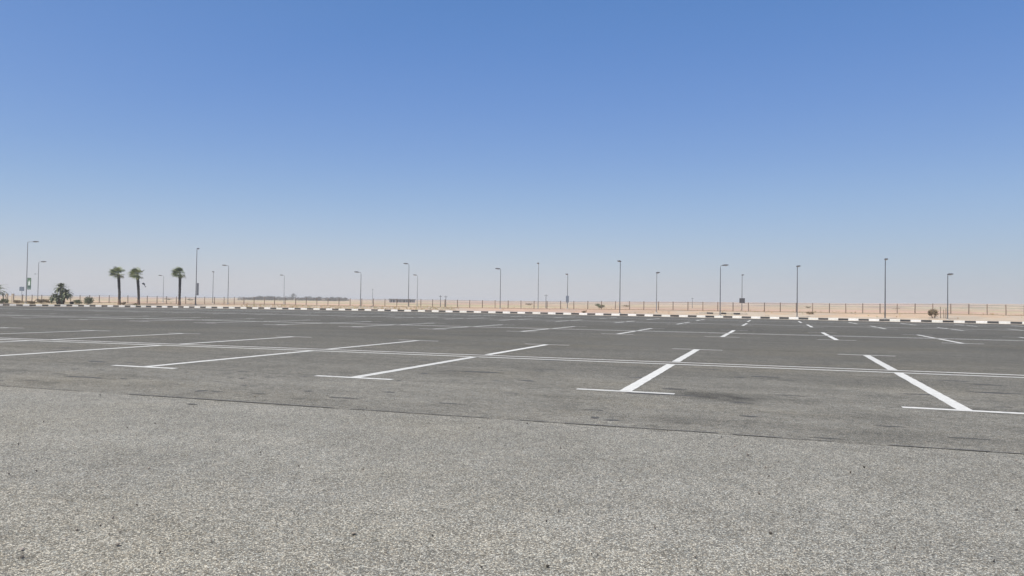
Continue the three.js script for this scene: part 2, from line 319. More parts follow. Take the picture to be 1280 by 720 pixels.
// ------------------------------------------------------------------ the sand beyond the kerb
{
  const ths = []; for (let t = -Math.PI; t < -0.82; t += 0.06) ths.push(t); for (let t = -0.82; t < 0.82; t += 0.0026) ths.push(t); for (let t = 0.82; t < Math.PI; t += 0.06) ths.push(t); ths.push(Math.PI);
  const ds = [0.16]; let d = 0.4, st = 0.5; while (d < 5200) { ds.push(d); d += st; st *= 1.055; }
  const pos = [], col = [], uv = [], idx = [];
  for (const dd of ds) for (const t of ths) {
    const r = kerbR(t) + dd, x = Math.sin(t) * r, z = -Math.cos(t) * r;
    pos.push(x, landH(x, z), z); uv.push(x / 3, z / 3);
    const a = fbm(x * 0.03, z * 0.03, 4.2), b = fbm(x * 0.22, z * 0.22, 7.7), c = n3(x * 0.9, z * 0.9, 2.2);
    const g2 = fbm(x * 0.011, z * 0.011, 6.1, 5), gravel = sstep(0.06, 0.16, fbm(x * 0.02, z * 0.02, 16.1, 5)), rosy = sstep(-0.02, 0.14, fbm(x * 0.013 + 9, z * 0.013, 26.1, 5)), l = (1 + 0.3 * a + 0.28 * b + 0.12 * c + 0.25 * g2) * (1 - 0.22 * gravel);
    const pale = dd < 14 ? sstep(-0.12, 0.06, fbm(x * 0.16, z * 0.16, 31.7) + (dd < 5 ? 0.2 : -0.02)) : 0;      // the verge is topped with paler soil, worn through in places
    const straw = sstep(0.0, 0.2, n3(x * 0.012 + 4, z * 0.012, 3.3) + 0.25 * b);
    const rr = mix(0.53, 0.50, pale) , gg = mix(0.385, 0.41, pale), bb = mix(0.255, 0.305, pale);
    col.push(l * mix(rr, 0.49, straw), l * mix(gg - 0.03 * rosy, 0.40, straw), l * mix(bb - 0.005 * rosy, 0.235, straw));
  }
  const w = ths.length;
  for (let j = 0; j < ds.length - 1; j++) for (let i = 0; i < w - 1; i++) { const a = j * w + i; idx.push(a, a + 1, a + w, a + 1, a + w + 1, a + w); }
  const g = new THREE.BufferGeometry();
  g.setAttribute('position', new THREE.Float32BufferAttribute(pos, 3)); g.setAttribute('color', new THREE.Float32BufferAttribute(col, 3)); g.setAttribute('uv', new THREE.Float32BufferAttribute(uv, 2)); g.setIndex(idx); g.computeVertexNormals();
  const m = mesh('desert_ground', g, new THREE.MeshStandardMaterial({ map: sandTex, vertexColors: true, roughness: 0.97 }), scene);
  m.userData = { kind: 'structure', label: 'pale orange desert sand rising beyond the kerb to the horizon', category: 'desert' };
}

// ------------------------------------------------------------------ kerb of black and white blocks
function kerbBlockGeometry(h, depth) {
  const s = new THREE.Shape(); s.moveTo(0, -0.02); s.lineTo(depth, -0.02); s.lineTo(depth, h); s.lineTo(0.055, h); s.quadraticCurveTo(0.012, h - 0.008, 0.006, h - 0.06); s.closePath();
  const g = new THREE.ExtrudeGeometry(s, { depth: 1, bevelEnabled: false, curveSegments: 3, steps: 1 }); g.translate(0, 0, -0.5); return g;   // x away from the lot, z along the kerb
}
const whitePaint = [0.84, 0.8, 0.76].map((v, i) => std(rgb(v, v * 0.99, v * [0.97, 0.95, 0.93][i]), 0.75, 0, { map: paintTex }));
const blackPaint = [0.016, 0.024, 0.034].map((v) => std(rgb(v, v * 0.97, v * 0.95), 0.7));
const blockGeo = kerbBlockGeometry(KERB_H, 0.2);
const wornPaint = [0.5, 0.46, 0.43].map((v) => std(rgb(v, v * 0.88, v * 0.74), 0.9, 0, { map: paintTex }));
function kerbLine(name, label, pts, kinds, whites = whitePaint) {
  const g = new THREE.Group(); g.name = name; g.userData = { kind: 'structure', label, category: 'kerb' }; scene.add(g);
  const R = rng(name.length * 91 + pts.length), foot = [];
  for (let i = 0; i < pts.length - 1; i++) {
    const a = pts[i], b = pts[i + 1], L = a.distanceTo(b), d = b.clone().sub(a).normalize();
    const m = mesh('kerb_block', blockGeo, (kinds(i) ? blackPaint : whites)[Math.floor(R() * 3)], g);
    m.position.copy(a).add(b).multiplyScalar(0.5); m.scale.set(1, 1 + (R() - 0.5) * 0.05, L - 0.012);
    m.rotation.y = Math.atan2(d.x, d.z) + (R() - 0.5) * 0.006; // z axis along the kerb
    if (Math.sin(0) + (V(1, 0, 0).applyAxisAngle(V(0, 1, 0), m.rotation.y)).dot(m.position) < 0) m.rotation.y += Math.PI;
    foot.push([a, b]);
  }
  return g;
}
{
  const centres = [7.75, 24.4, 40.9, 56.5, 71.8, 86.6, 101.3, 115.4, 130.6, 144.8, 159.5, 172.9, 185.5, 198.8, 212.5, 226.1, 239.6, 253.5, 267.8, 282.3, 296.9, 311.6, 326.5, 341.5, 356.6, 371.9, 387.5, 403.5, 419, 435.4, 451.6, 468.1, 484.4, 501, 518.1, 535.4, 552.5, 570.1, 587.6, 605.8, 623.8, 642, 660.8, 680.1, 699.1, 718.8, 739, 759.1, 779.6, 800.3, 821.5, 843.1, 865.3, 887.1, 909.6, 932.9, 956.3, 979.9, 1004.1, 1029, 1054, 1079.4, 1105.6, 1131.6, 1157.9, 1185.3, 1212.8, 1241.3, 1270.4];
  for (let k = 0; k < 5; k++) { centres.unshift(2 * centres[0] - centres[1] - 0.4); const n = centres.length; centres.push(2 * centres[n - 1] - centres[n - 2] + 0.7); }
  const pts = [], at = (x) => { const p = ground(x, kerbY(x)); return p; };
  for (let k = 0; k < centres.length - 1; k++) { const a = centres[k], b = centres[k + 1]; pts.push(at(a - (k ? (a - centres[k - 1]) * 0.25 : (b - a) * 0.25)), at(a + (b - a) * 0.25)); }
  kerbLine('kerb', 'long kerb of alternating black and white painted blocks', pts, (i) => i % 2 === 0);
  // sand blown against the foot of the kerb
  const pos = [], idx = [], col = []; let n = 0;
  for (let x = -70; x <= 1350; x += 3) {
    const p = at(x), q = p.clone().multiplyScalar(1 / p.length()), h = 0.05 + 0.03 * n3(x * 0.05, 1, 2) + 0.02 * n3(x * 0.3, 3, 2), w = 0.28 + 0.15 * n3(x * 0.04, 7, 2);
    for (const [off, y] of [[-w, 0.004], [-0.06, h * 0.6], [0.03, h]]) { pos.push(p.x + q.x * off, y, p.z + q.z * off); }
    if (n++) { const k = n * 3 - 3; for (const e of [0, 1]) idx.push(k - 3 + e, k + e, k - 2 + e, k - 2 + e, k + e, k + 1 + e); }
  }
  const g = new THREE.BufferGeometry(); g.setAttribute('position', new THREE.Float32BufferAttribute(pos, 3)); g.setIndex(idx); g.computeVertexNormals();
  const m = mesh('sand_drift', g, std(rgb(0.42, 0.36, 0.29), 0.97), scene); m.userData = { kind: 'structure', label: 'pale sand blown against the foot of the kerb', category: 'sand' };
  // a short piece of island kerb on the verge
  const sp = []; for (const x of [874, 883.5, 891.5, 901.5, 908, 917, 925, 934]) { const p = spot(x, 5.5); p.y -= 0.06; sp.push(p); }
  kerbLine('island_kerb', 'short second run of black and white kerb blocks on the sandy verge', sp, (i) => i % 2 === 1, wornPaint);
}

// ------------------------------------------------------------------ fence
const rust = [0.15, 0.18, 0.22].map((v) => std(rgb(v * 1.15, v * 0.86, v * 0.66), 0.85, 0.1)), railMat = std(rgb(0.24, 0.205, 0.18), 0.75, 0.2), plinthMat = std(rgb(0.3, 0.225, 0.16), 0.95);
{
  const F = thing('fence', 'long low brown post and rail fence across the sand behind the kerb', 'fence', V(0, 0, 0));
  const knots = [[-60, 12.2], [9, 11.2]], th = [];
  const posts = [];
  let px = 17; const step = (x) => 12.0 + 1.2 * clamp((x - 250) / 110) + 1.7 * clamp((x - 360) / 130) + 8.2 * Math.pow(clamp((x - 490) / 720), 1.15);
  for (let x = -34; x < 8; x += 12.5) posts.push([x, 0]);
  posts.push([8.5, 0, true], [16, 0, true]);
  for (let x = 28; x < 1345; x += step(x)) posts.push([x, 0]);
  const postGeo = new THREE.CylinderGeometry(0.065, 0.075, 1, 8); postGeo.translate(0, 0.5, 0);
  const capGeo = new THREE.SphereGeometry(0.08, 8, 5, 0, Math.PI * 2, 0, Math.PI / 2);
  const railGeo = new THREE.CylinderGeometry(1, 1, 1, 6); railGeo.rotateX(Math.PI / 2);
  const plinthGeo = new THREE.BoxGeometry(1, 1, 1);
  const R = rng(66); let prev = null;
  const pillarGeo = new THREE.BoxGeometry(0.3, 1, 0.3); pillarGeo.translate(0, 0.5, 0);
  const capBox = new THREE.BoxGeometry(0.38, 0.07, 0.38), pillarMat = std(rgb(0.5, 0.42, 0.33), 0.9);
  for (const [x, , pillar] of posts) {
    const p = spot(x + (R() - 0.5) * 0.5, 13.5), h = 1.38 + (R() - 0.5) * 0.05;
    if (pillar) {
      const m = mesh('gate_pillar', pillarGeo, pillarMat, F); m.position.copy(p).y -= 0.1; m.scale.y = 1.62;
      const c = mesh('pillar_cap', capBox, pillarMat, m); c.position.y = 1.0; c.scale.y = 1 / 1.62;
    } else {
      const m = mesh('post', postGeo, rust[Math.floor(R() * 3)], F); m.position.copy(p).y -= 0.12; m.scale.y = h + 0.12; m.rotation.set((R() - 0.5) * 0.04, R() * 6, (R() - 0.5) * 0.04);
      const c = mesh('post_cap', capGeo, railMat, m); c.position.y = 1; c.scale.y = 1 / (h + 0.12);
    }
    if (prev && !(pillar && prev.pillar)) {
      const a = prev.p, dd = V(p.x - a.x, p.y - a.y, p.z - a.z), L = dd.length(), mid = a.clone().add(p).multiplyScalar(0.5);
      const put = (name, geo, mat, y, sx, sy) => { const m = mesh(name, geo, mat, F); m.position.copy(mid).y += y; m.scale.set(sx, sy, L - 0.1); m.lookAt(V(p.x, p.y + y, p.z).add(V(0, 0, 0))); return m; };
      put('top_rail', railGeo, railMat, 1.3, 0.022, 0.022);
      put('middle_rail', railGeo, railMat, 0.98, 0.01, 0.01);
      put('footing', plinthGeo, plinthMat, 0.0, 0.16, 0.2);
    }
    prev = { p, pillar };
  }
}

// ------------------------------------------------------------------ lamps
const steel = std(rgb(0.12, 0.123, 0.13), 0.5, 0.55), steelPale = std(rgb(0.22, 0.223, 0.23), 0.55, 0.4), headMat = std(rgb(0.13, 0.135, 0.145), 0.5, 0.3), lensMat = std(rgb(0.6, 0.6, 0.58), 0.25), concrete = std(rgb(0.4, 0.37, 0.33), 0.95);
const headGeo = (() => {
  const s = new THREE.Shape(); s.moveTo(0, -0.05); s.lineTo(0.14, -0.075); s.lineTo(0.78, -0.07); s.quadraticCurveTo(0.86, -0.03, 0.8, 0.02); s.quadraticCurveTo(0.5, 0.1, 0.2, 0.085); s.lineTo(0, 0.05); s.closePath();
  const g = new THREE.ExtrudeGeometry(s, { depth: 0.24, bevelEnabled: true, bevelSize: 0.02, bevelThickness: 0.025, bevelSegments: 2, curveSegments: 4 }); g.translate(0, 0, -0.12); return g;
})();
const lensGeo = (() => { const g = new THREE.SphereGeometry(0.16, 12, 6, 0, Math.PI * 2, Math.PI / 2, Math.PI / 2); g.scale(1.5, 0.4, 0.7); return g; })();
const plateGeo = new THREE.CylinderGeometry(0.2, 0.24, 0.18, 10), boltGeo = new THREE.CylinderGeometry(0.17, 0.17, 0.03, 8);
function lamp(o) {
  const p = spot(o.px, o.d), H = o.top ? heightTo(p, o.top) : o.h, g = thing('street_lamp', o.label, 'street lamp', p, o.group), m = o.pale ? steelPale : steel;
  const rb = (o.r ?? 0.085) * 0.8;
  mesh('base', plateGeo, concrete, g).position.y = 0.05; mesh('base_flange', boltGeo, m, g).position.y = 0.155;
  const pole = mesh('pole', new THREE.CylinderGeometry(rb * 0.6, rb, H - 0.15, 10), m, g); pole.position.y = (H + 0.15) / 2 - 0.01;
  const door = mesh('access_door', new THREE.BoxGeometry(rb * 0.9, 0.5, 0.03), m, g); door.position.set(0, 0.8, rb * 0.93);
  const yaw = (o.dir ?? 0) * Math.PI / 180, arm = o.arm ?? 0.5;
  const holder = new THREE.Group(); holder.name = 'lamp_arm'; holder.position.y = H - 0.02; holder.rotation.y = yaw; g.add(holder);
  const rise = o.rise ?? 0.22;
  const curve = new THREE.CatmullRomCurve3([V(0, -0.05, 0), V(0.02, rise * 0.4, 0), V(arm * 0.3, rise * 0.85, 0), V(arm, rise, 0)]);
  mesh('arm_tube', new THREE.TubeGeometry(curve, 10, rb * 0.45, 7), m, holder);
  const hd = mesh('lamp_head', headGeo, headMat, holder); hd.position.set(arm - 0.05, rise, 0); hd.rotation.z = 0.09;
  const ln = mesh('lamp_lens', lensGeo, lensMat, holder); ln.position.set(arm + 0.42, rise - 0.045, 0); ln.rotation.z = 0.09;
  if (o.twin) { const h2 = mesh('lamp_head', headGeo, headMat, holder); h2.rotation.set(0, Math.PI, 0); h2.position.set(0.03, rise, 0); }
  if (o.extra) o.extra(g, H, m);
  return g;
}
function panel(name, w, h, mat, parent, x, y, z, turn = 0) { const m = mesh(name, new THREE.BoxGeometry(w, h, 0.05), mat, parent); m.position.set(x, y, z); m.rotation.y = turn; return m; }
const bannerTex = (() => {
  const c = document.createElement('canvas'); c.width = 128; c.height = 384; const x = c.getContext('2d');
  x.fillStyle = '#56705a'; x.fillRect(0, 0, 128, 384); x.fillStyle = '#465a52'; x.fillRect(0, 250, 128, 80);
  x.fillStyle = '#d9dcd8'; x.beginPath(); x.moveTo(64, 70); x.lineTo(92, 150); x.lineTo(88, 250); x.lineTo(40, 250); x.lineTo(36, 150); x.closePath(); x.fill();
  x.fillStyle = '#6c7f78'; x.fillRect(0, 330, 128, 54);
  const t = new THREE.CanvasTexture(c); t.colorSpace = THREE.SRGBColorSpace; return t;
})();
const bannerMat = new THREE.MeshStandardMaterial({ map: bannerTex, roughness: 0.8 }), greyBanner = std(rgb(0.12, 0.125, 0.14), 0.8), signDark = std(rgb(0.055, 0.055, 0.06), 0.6), signBlue = std(rgb(0.14, 0.17, 0.21), 0.6);
const KG = 'street lamps beyond the kerb';
const lamps = [
  { px: 32.5, d: 8, top: 303, dir: 0, arm: 1.0, rise: 0.15, pale: true, r: 0.1, label: 'tallest street lamp with a green banner, by the gate pillars', extra: (g, H, m) => { panel('banner', 0.62, 1.95, bannerMat, g, 0.44, heightAt(g, 354.5), 0); for (const y of [347, 362]) { const b = mesh('banner_bracket', new THREE.CylinderGeometry(0.015, 0.015, 0.75, 6), m, g); b.rotation.z = Math.PI / 2; b.position.set(0.38, heightAt(g, y), 0); } } },
  { px: 47, d: 20, top: 328.5, dir: 0, arm: 0.55, pale: true, label: 'street lamp with a small side camera, next to the bannered lamp', extra: (g, H, m) => { const b = mesh('side_bracket', new THREE.CylinderGeometry(0.02, 0.02, 0.6, 6), m, g); b.rotation.z = Math.PI / 2; b.position.set(-0.3, heightAt(g, 342.5), 0); panel('camera_housing', 0.2, 0.12, steel, g, -0.62, heightAt(g, 342.5), 0); } },
  { px: 203.8, d: 72, top: 345.5, dir: 180, arm: 0.55, pale: true, label: 'faint distant street lamp between the middle and the lone palm' },
  { px: 244.6, d: 8, top: 312, dir: 100, arm: 0.5, r: 0.1, label: 'tall lamp pole with a narrow grey banner, beside the lone palm', extra: (g, H, m) => panel('banner', 0.34, 2.2, greyBanner, g, 0.3, heightAt(g, 361.5), 0, 0.3) },
  { px: 265.8, d: 50, top: 341, dir: -75, arm: 0.3, twin: true, label: 'short distant lamp with two small heads, beside a taller lamp' },
  { px: 284.8, d: 26, top: 333, dir: 180, arm: 0.55, label: 'street lamp with its arm towards the two-headed lamp' },
  { px: 354.8, d: 72, top: 345, dir: 180, arm: 0.4, pale: true, label: 'distant street lamp standing before the far tree belt' },
  { px: 450.6, d: 10, top: 342.5, dir: 180, arm: 0.45, rise: 0.35, label: 'street lamp at the fence between the tree belt and the low shed' },
  { px: 510.4, d: 20, top: 331.5, dir: 180, arm: 0.3, rise: 0.3, label: 'taller of the two lamps in front of the low shed' },
  { px: 521.4, d: 45, top: 345, dir: 180, arm: 0.25, pale: true, label: 'shorter of the two lamps in front of the low shed' },
  { px: 625.2, d: 10, top: 337.5, dir: 180, arm: 0.15, label: 'street lamp on its own behind the kerb, arm towards the shed' },
  { px: 672.6, d: 16, top: 331, dir: -100, arm: 0.4, pale: true, label: 'pale street lamp beside a thin bare mast' },
  { px: 709.2, d: 25, top: 344.5, dir: -110, arm: 0.3, label: 'street lamp with a narrow sign panel halfway down its pole', extra: (g) => panel('sign_panel', 0.55, 1.25, signBlue, g, -0.02, heightAt(g, 374), 0.14) },
  { px: 774.8, d: 1.0, top: 328.5, dir: 238, arm: 0.05, r: 0.09, label: 'tall street lamp at the kerb near the dark desert shrub' },
  { px: 820.6, d: 6, top: 342.8, dir: -78, arm: 0.05, pale: true, label: 'slender pale lamp between the desert shrub and the island kerb' },
  { px: 900.2, d: 1.0, top: 334.5, dir: -12, arm: 0.3, rise: 0.35, label: 'street lamp at the kerb in front of the island kerb blocks' },
  { px: 927.4, d: 45, top: 345, dir: 60, arm: 0.1, label: 'lamp pole with a dark square sign board near its foot', extra: (g) => panel('sign_board', 1.05, 0.95, signDark, g, 0, heightAt(g, 375.8), 0.12) },
  { px: 996.4, d: 1.4, top: 335, dir: -92, arm: 0.05, r: 0.09, label: 'dark street lamp at the kerb beyond the lamp with the sign board' },
  { px: 1106.4, d: 0.8, top: 326.5, dir: -106, arm: 0.2, r: 0.1, label: 'dark tall lamp at the kerb seen end-on, head facing the lot' },
  { px: 1184.6, d: 3, top: 344.5, dir: -88, arm: 0.15, rise: 0.15, label: 'short lamp beside the dry shrub and stakes on the verge' },
];
function heightAt(g, py) { return heightTo(g.position, py); }
for (const o of lamps) lamp({ ...o, group: KG });

// thin bare masts far off
for (const [px, d, top, label] of [[465.5, 150, 361, 'thin far mast between the fence lamp and the shed lamps'], [550.5, 30, 369, 'thin bare mast, one of a pair by the fence past the shed'], [557.2, 30, 369.5, 'second bare mast of the pair by the fence past the shed'], [682.4, 30, 368, 'thin bare mast beside the pale street lamp'], [865.4, 120, 372, 'thin far mast beyond the fence before the island kerb']]) {
  const p = spot(px, d), H = heightTo(p, top), g = thing('utility_mast', label, 'mast', p, 'bare masts in the desert');
  mesh('pole', new THREE.CylinderGeometry(0.045, 0.075, H + 0.2, 8), steel, g).position.y = H / 2 - 0.1;
  const c = mesh('cross_arm', new THREE.BoxGeometry(0.7, 0.06, 0.06), steel, g); c.position.y = H - 0.25;
  for (const s of [-1, 1]) { const i = mesh('insulator', new THREE.CylinderGeometry(0.03, 0.045, 0.14, 6), lensMat, g); i.position.set(s * 0.28, H - 0.15, 0); }
}
// road sign left of the bannered lamp
{
  const p = spot(27, 14), g = thing('road_sign', 'small grey road sign on a thin post by the bannered lamp', 'road sign', p), H = heightTo(p, 358.5);
  mesh('post', new THREE.CylinderGeometry(0.035, 0.035, H, 8), steelPale, g).position.y = H / 2;
  panel('sign_face', 0.82, 0.72, signBlue, g, 0, H - 0.36, 0.06);
}

// ------------------------------------------------------------------ plants
const leafMats = { fan: [[0.12, 0.15, 0.035], [0.21, 0.23, 0.07], [0.055, 0.075, 0.022]], date: [[0.12, 0.135, 0.07], [0.085, 0.105, 0.05], [0.16, 0.165, 0.09]], shrub: [[0.085, 0.10, 0.045], [0.12, 0.125, 0.06]], dry: [[0.24, 0.17, 0.095], [0.16, 0.12, 0.065]] };
const leafMat = (k) => (leafMats[k].mats ??= leafMats[k].map((c) => std(rgb(...c), 0.75, 0, { side: THREE.DoubleSide })));
const barkGrey = std(rgb(0.038, 0.033, 0.029), 0.95), barkBrown = std(rgb(0.14, 0.085, 0.05), 0.95), thatch = std(rgb(0.2, 0.16, 0.1), 0.95, 0, { side: THREE.DoubleSide });
function triGeo(pos) { const g = new THREE.BufferGeometry(); g.setAttribute('position', new THREE.Float32BufferAttribute(pos, 3)); g.computeVertexNormals(); return g; }
function trunkGeo(path, r0, r1, seed, rings = 22, seg = 10) {
  const pos = [], idx = [], c = new THREE.CatmullRomCurve3(path);
  for (let i = 0; i <= rings; i++) {
    const t = i / rings, q = c.getPoint(t), r = mix(r0, r1, t) * (1 + 0.09 * (i % 2 ? 1 : -1));
    for (let k = 0; k < seg; k++) { const a = k / seg * Math.PI * 2, e = r * (1 + 0.12 * n3(Math.cos(a) * 2, t * 20, seed)); pos.push(q.x + Math.cos(a) * e, q.y, q.z + Math.sin(a) * e); }
  }
  for (let i = 0; i < rings; i++) for (let k = 0; k < seg; k++) { const a = i * seg + k, b = i * seg + (k + 1) % seg; idx.push(a, a + seg, b, b, a + seg, b + seg); }
  const g = new THREE.BufferGeometry(); g.setAttribute('position', new THREE.Float32BufferAttribute(pos, 3)); g.setIndex(idx); g.computeVertexNormals(); return g;
}
function fanPalm(px, d, top, label, seed, lean) {
  const p = spot(px, d), H = heightTo(p, top), g = thing('fan_palm', label, 'palm tree', p, 'fan palms behind the kerb'), R = rng(seed);
  const th = H - 0.95, tip = V(lean, th, 0);
  mesh('trunk', trunkGeo([V(0, -0.15, 0), V(lean * 0.1, th * 0.35, 0), V(lean * 0.55, th * 0.7, 0), tip], 0.19, 0.25, seed), barkGrey, g);
  mesh('trunk_foot', trunkGeo([V(0, -0.15, 0), V(0, 0.2, 0), V(lean * 0.05, 0.55, 0), V(lean * 0.09, 0.9, 0)], 0.27, 0.215, seed + 3, 8), barkBrown, g);
  const leaf = [[], [], []], skirt = [];
  for (let i = 0; i < 46; i++) {
    const az = i * 2.399 + R() * 0.4, el = mix(1.2, -0.42, Math.pow(i / 46, 0.8)) + (R() - 0.5) * 0.25, dir = V(Math.cos(az) * Math.cos(el), Math.sin(el), Math.sin(az) * Math.cos(el));
    dir.add(V(-0.62 - R() * 0.25, 0.02, 0)).normalize();                                        // the wind has pushed the crown over
    const pl = 0.5 + R() * 0.4, bl = 0.72 + R() * 0.36, side = V(0, 1, 0).cross(dir).normalize(); if (side.lengthSq() < 0.1) side.set(1, 0, 0);
    const up = dir.clone().cross(side).normalize(), root = tip.clone().add(V(0, 0.02 + R() * 0.12, 0)), hub = root.clone().addScaledVector(dir, pl), out = leaf[Math.floor(R() * 3)];
    const w = side.clone().multiplyScalar(0.018); out.push(...root.clone().add(w).toArray(), ...root.clone().sub(w).toArray(), ...hub.toArray());
    for (let s = -7; s <= 7; s++) {
      const a = s / 7 * 1.45, f = dir.clone().multiplyScalar(Math.cos(a)).addScaledVector(side, Math.sin(a)), len = bl * (0.75 + 0.25 * Math.cos(a)) * (0.9 + R() * 0.2);
      const midp = hub.clone().addScaledVector(f, len * 0.62).addScaledVector(up, 0.05 * Math.cos(s * 3.1)), end = hub.clone().addScaledVector(f, len).add(V(-0.2, -0.1 - 0.12 * R(), 0)), ww = V(0, 0, 0).addScaledVector(side, Math.cos(a)).addScaledVector(dir, -Math.sin(a)).multiplyScalar(0.045);
      const A = midp.clone().add(ww), B = midp.clone().sub(ww);
      out.push(...hub.toArray(), ...A.toArray(), ...B.toArray(), ...A.toArray(), ...end.toArray(), ...B.toArray());
    }
  }
  for (let i = 0; i < 60; i++) { const az = R() * 6.28, y = th - 0.05 - R() * 0.55, a = V(lean * 0.9 + Math.cos(az) * 0.17, y + 0.2, Math.sin(az) * 0.17), b = V(lean * 0.88 + Math.cos(az) * (0.22 + R() * 0.12), y - 0.25 - R() * 0.2, Math.sin(az) * 0.3), w = V(-Math.sin(az), 0, Math.cos(az)).multiplyScalar(0.05); skirt.push(...a.clone().add(w).toArray(), ...a.clone().sub(w).toArray(), ...b.toArray()); }
  const crown = mesh('crown', triGeo(leaf[0]), leafMat('fan')[0], g); mesh('fronds', triGeo(leaf[1]), leafMat('fan')[1], crown); mesh('fronds', triGeo(leaf[2]), leafMat('fan')[2], crown);
  mesh('dead_skirt', triGeo(skirt), thatch, g);
}
fanPalm(149.2, 6, 336.5, 'fan palm standing furthest from the bannered pole, near two dark shrubs', 3, -0.28);
fanPalm(173.2, 6, 337.5, 'middle of three fan palms, a dark bird beside its trunk', 8, -0.3);
fanPalm(224.2, 6, 336.5, 'lone fan palm next to the pole with the narrow grey banner', 15, 0.02);

function dateFronds(out, root, n, L, R, elHi, elLo) {
  for (let i = 0; i < n; i++) {
    const az = i * 2.399 + R() * 0.5, el = mix(elHi, elLo, i / n) + (R() - 0.5) * 0.2, len = L * (0.8 + R() * 0.35), h = V(Math.cos(az), 0, Math.sin(az)), side = V(-Math.sin(az), 0, Math.cos(az)), pts = [];
    let q = root.clone(), e = el; const N = 14; for (let k = 0; k <= N; k++) { pts.push(q.clone()); q.addScaledVector(h, Math.cos(e) * len / N).add(V(0, Math.sin(e) * len / N, 0)); e -= 1.5 / N * (0.6 + k / N); }
    const o = out[Math.floor(R() * out.length)];
    for (let k = 0; k < N; k++) {
      const a = pts[k], b = pts[k + 1], w = side.clone().multiplyScalar(0.014), f = b.clone().sub(a).normalize();
      o.push(...a.clone().add(w).toArray(), ...a.clone().sub(w).toArray(), ...b.toArray());
      if (k > 1) for (const s of [-1, 1]) for (const sub of [0, 0.5]) {
        const c = a.clone().lerp(b, sub), ll = 0.34 * Math.sin(Math.PI * (0.15 + 0.8 * k / N)) * (0.85 + 0.3 * R()), tipp = c.clone().addScaledVector(side, s * ll * 0.75).addScaledVector(f, ll * 0.6).add(V(0, 0.1 * ll - 0.04, 0)), ww = f.clone().multiplyScalar(0.04);
        o.push(...c.clone().add(ww).toArray(), ...c.clone().sub(ww).toArray(), ...tipp.toArray());
      }
    }
  }
}
function datePalm(px, d, label, seed, heads) {
  const p = spot(px, d), g = thing('date_palm', label, 'palm tree', p), R = rng(seed);
  for (const [x, y, z, n, L] of heads) {
    const tip = V(x, y, z), t = mesh('trunk', trunkGeo([V(x * 0.45, -0.15, z * 0.4), V(x * 0.6, y * 0.4, z * 0.6), V(x * 0.9, y * 0.8, z * 0.9), tip], 0.17, 0.14, seed + x, 14), barkBrown, g);
    const o = [[], [], []]; dateFronds(o, tip, n, L, R, 1.45, -0.35);
    const c = mesh('crown', triGeo(o[0]), leafMat('date')[0], g); mesh('fronds', triGeo(o[1]), leafMat('date')[1], c); mesh('fronds', triGeo(o[2]), leafMat('date')[2], c);
  }
}
datePalm(76, 7, 'bushy date palm clump with several short trunks', 21, [[-0.1, 2.75, 0, 54, 1.3], [0.95, 1.75, 0.2, 54, 1.3], [-0.9, 1.05, 0.3, 46, 1.2], [0.25, 1.5, -0.4, 40, 1.25], [0.1, 0.9, 0.7, 36, 1.1]]);
datePalm(-4, 7, 'date palm cut by the picture edge beside the gate pillars', 34, [[0, 1.9, 0, 40, 2.0]]);

function shrub(name, px, d, w, h, kind, label, seed, n = 420, category = 'shrub', group) {
  const p = spot(px, d), g = thing(name, label, category, p, group), R = rng(seed), mats = leafMat(kind), out = mats.map(() => []), stems = [];
  const cl = []; for (let i = 0; i < 9; i++) cl.push([(R() - 0.5) * w * 0.75, h * (0.3 + R() * 0.5), (R() - 0.5) * w * 0.6, 0.2 + R() * 0.16]);
  for (const [cx, cy, cz] of cl) { const b = V(cx * 0.15, -0.05, cz * 0.15), t = V(cx, cy, cz), m = b.clone().lerp(t, 0.5).add(V(cx * 0.2, 0, 0)); stems.push(new THREE.TubeGeometry(new THREE.CatmullRomCurve3([b, m, t]), 5, 0.018, 5)); }
  for (let i = 0; i < n; i++) {
    const [cx, cy, cz, cr] = cl[i % cl.length], dv = V(R() - 0.5, R() - 0.5, R() - 0.5).normalize().multiplyScalar(Math.pow(R(), 0.5) * cr), c = V(cx + dv.x * w, Math.max(0.04, cy + dv.y * h * 1.15), cz + dv.z * w);
    const f = V(R() - 0.5, R() - 0.2, R() - 0.5).normalize(), s = f.clone().cross(V(R() - 0.5, R() - 0.5, R() - 0.5)).normalize(), L = 0.12 + R() * 0.14, q = 0.035 + R() * 0.04;
    out[i % out.length].push(...c.clone().addScaledVector(s, q).toArray(), ...c.clone().addScaledVector(s, -q).toArray(), ...c.clone().addScaledVector(f, L).toArray());
  }
  mesh('stems', mergeGeometries(stems), barkBrown, g);
  const c = mesh('foliage', triGeo(out[0]), mats[0], g); for (let i = 1; i < out.length; i++) mesh('leaf_clump', triGeo(out[i]), mats[i], c);
  return g;
}
shrub('shrub', 97.2, 4, 1.2, 0.85, 'shrub', 'smaller of two dark green shrubs beside the date palm clump', 41);
shrub('shrub', 109.4, 4.5, 1.75, 1.4, 'shrub', 'larger of two dark green shrubs between date palm clump and fan palms', 42, 760);
shrub('shrub', 4.5, 6, 1.3, 0.8, 'shrub', 'olive shrub at the foot of the cut-off date palm', 43);
shrub('shrub', 21, 9, 1.7, 0.5, 'dry', 'low brown shrub under the small road sign', 44, 500);
shrub('shrub', 40, 7, 1.5, 0.45, 'dry', 'low dry shrub between the two lamps by the gate', 45, 420);
shrub('shrub', 53.5, 8, 2.1, 0.75, 'dry', 'wide dry shrub between the side-camera lamp and the date palm', 46, 760);
shrub('shrub', 89.5, 8, 0.9, 0.4, 'dry', 'low dry tuft between date palm clump and dark shrubs', 47, 240);
shrub('shrub', 154, 6, 0.8, 0.45, 'dry', 'small brown shrub at the foot of the outer fan palm', 48, 280);
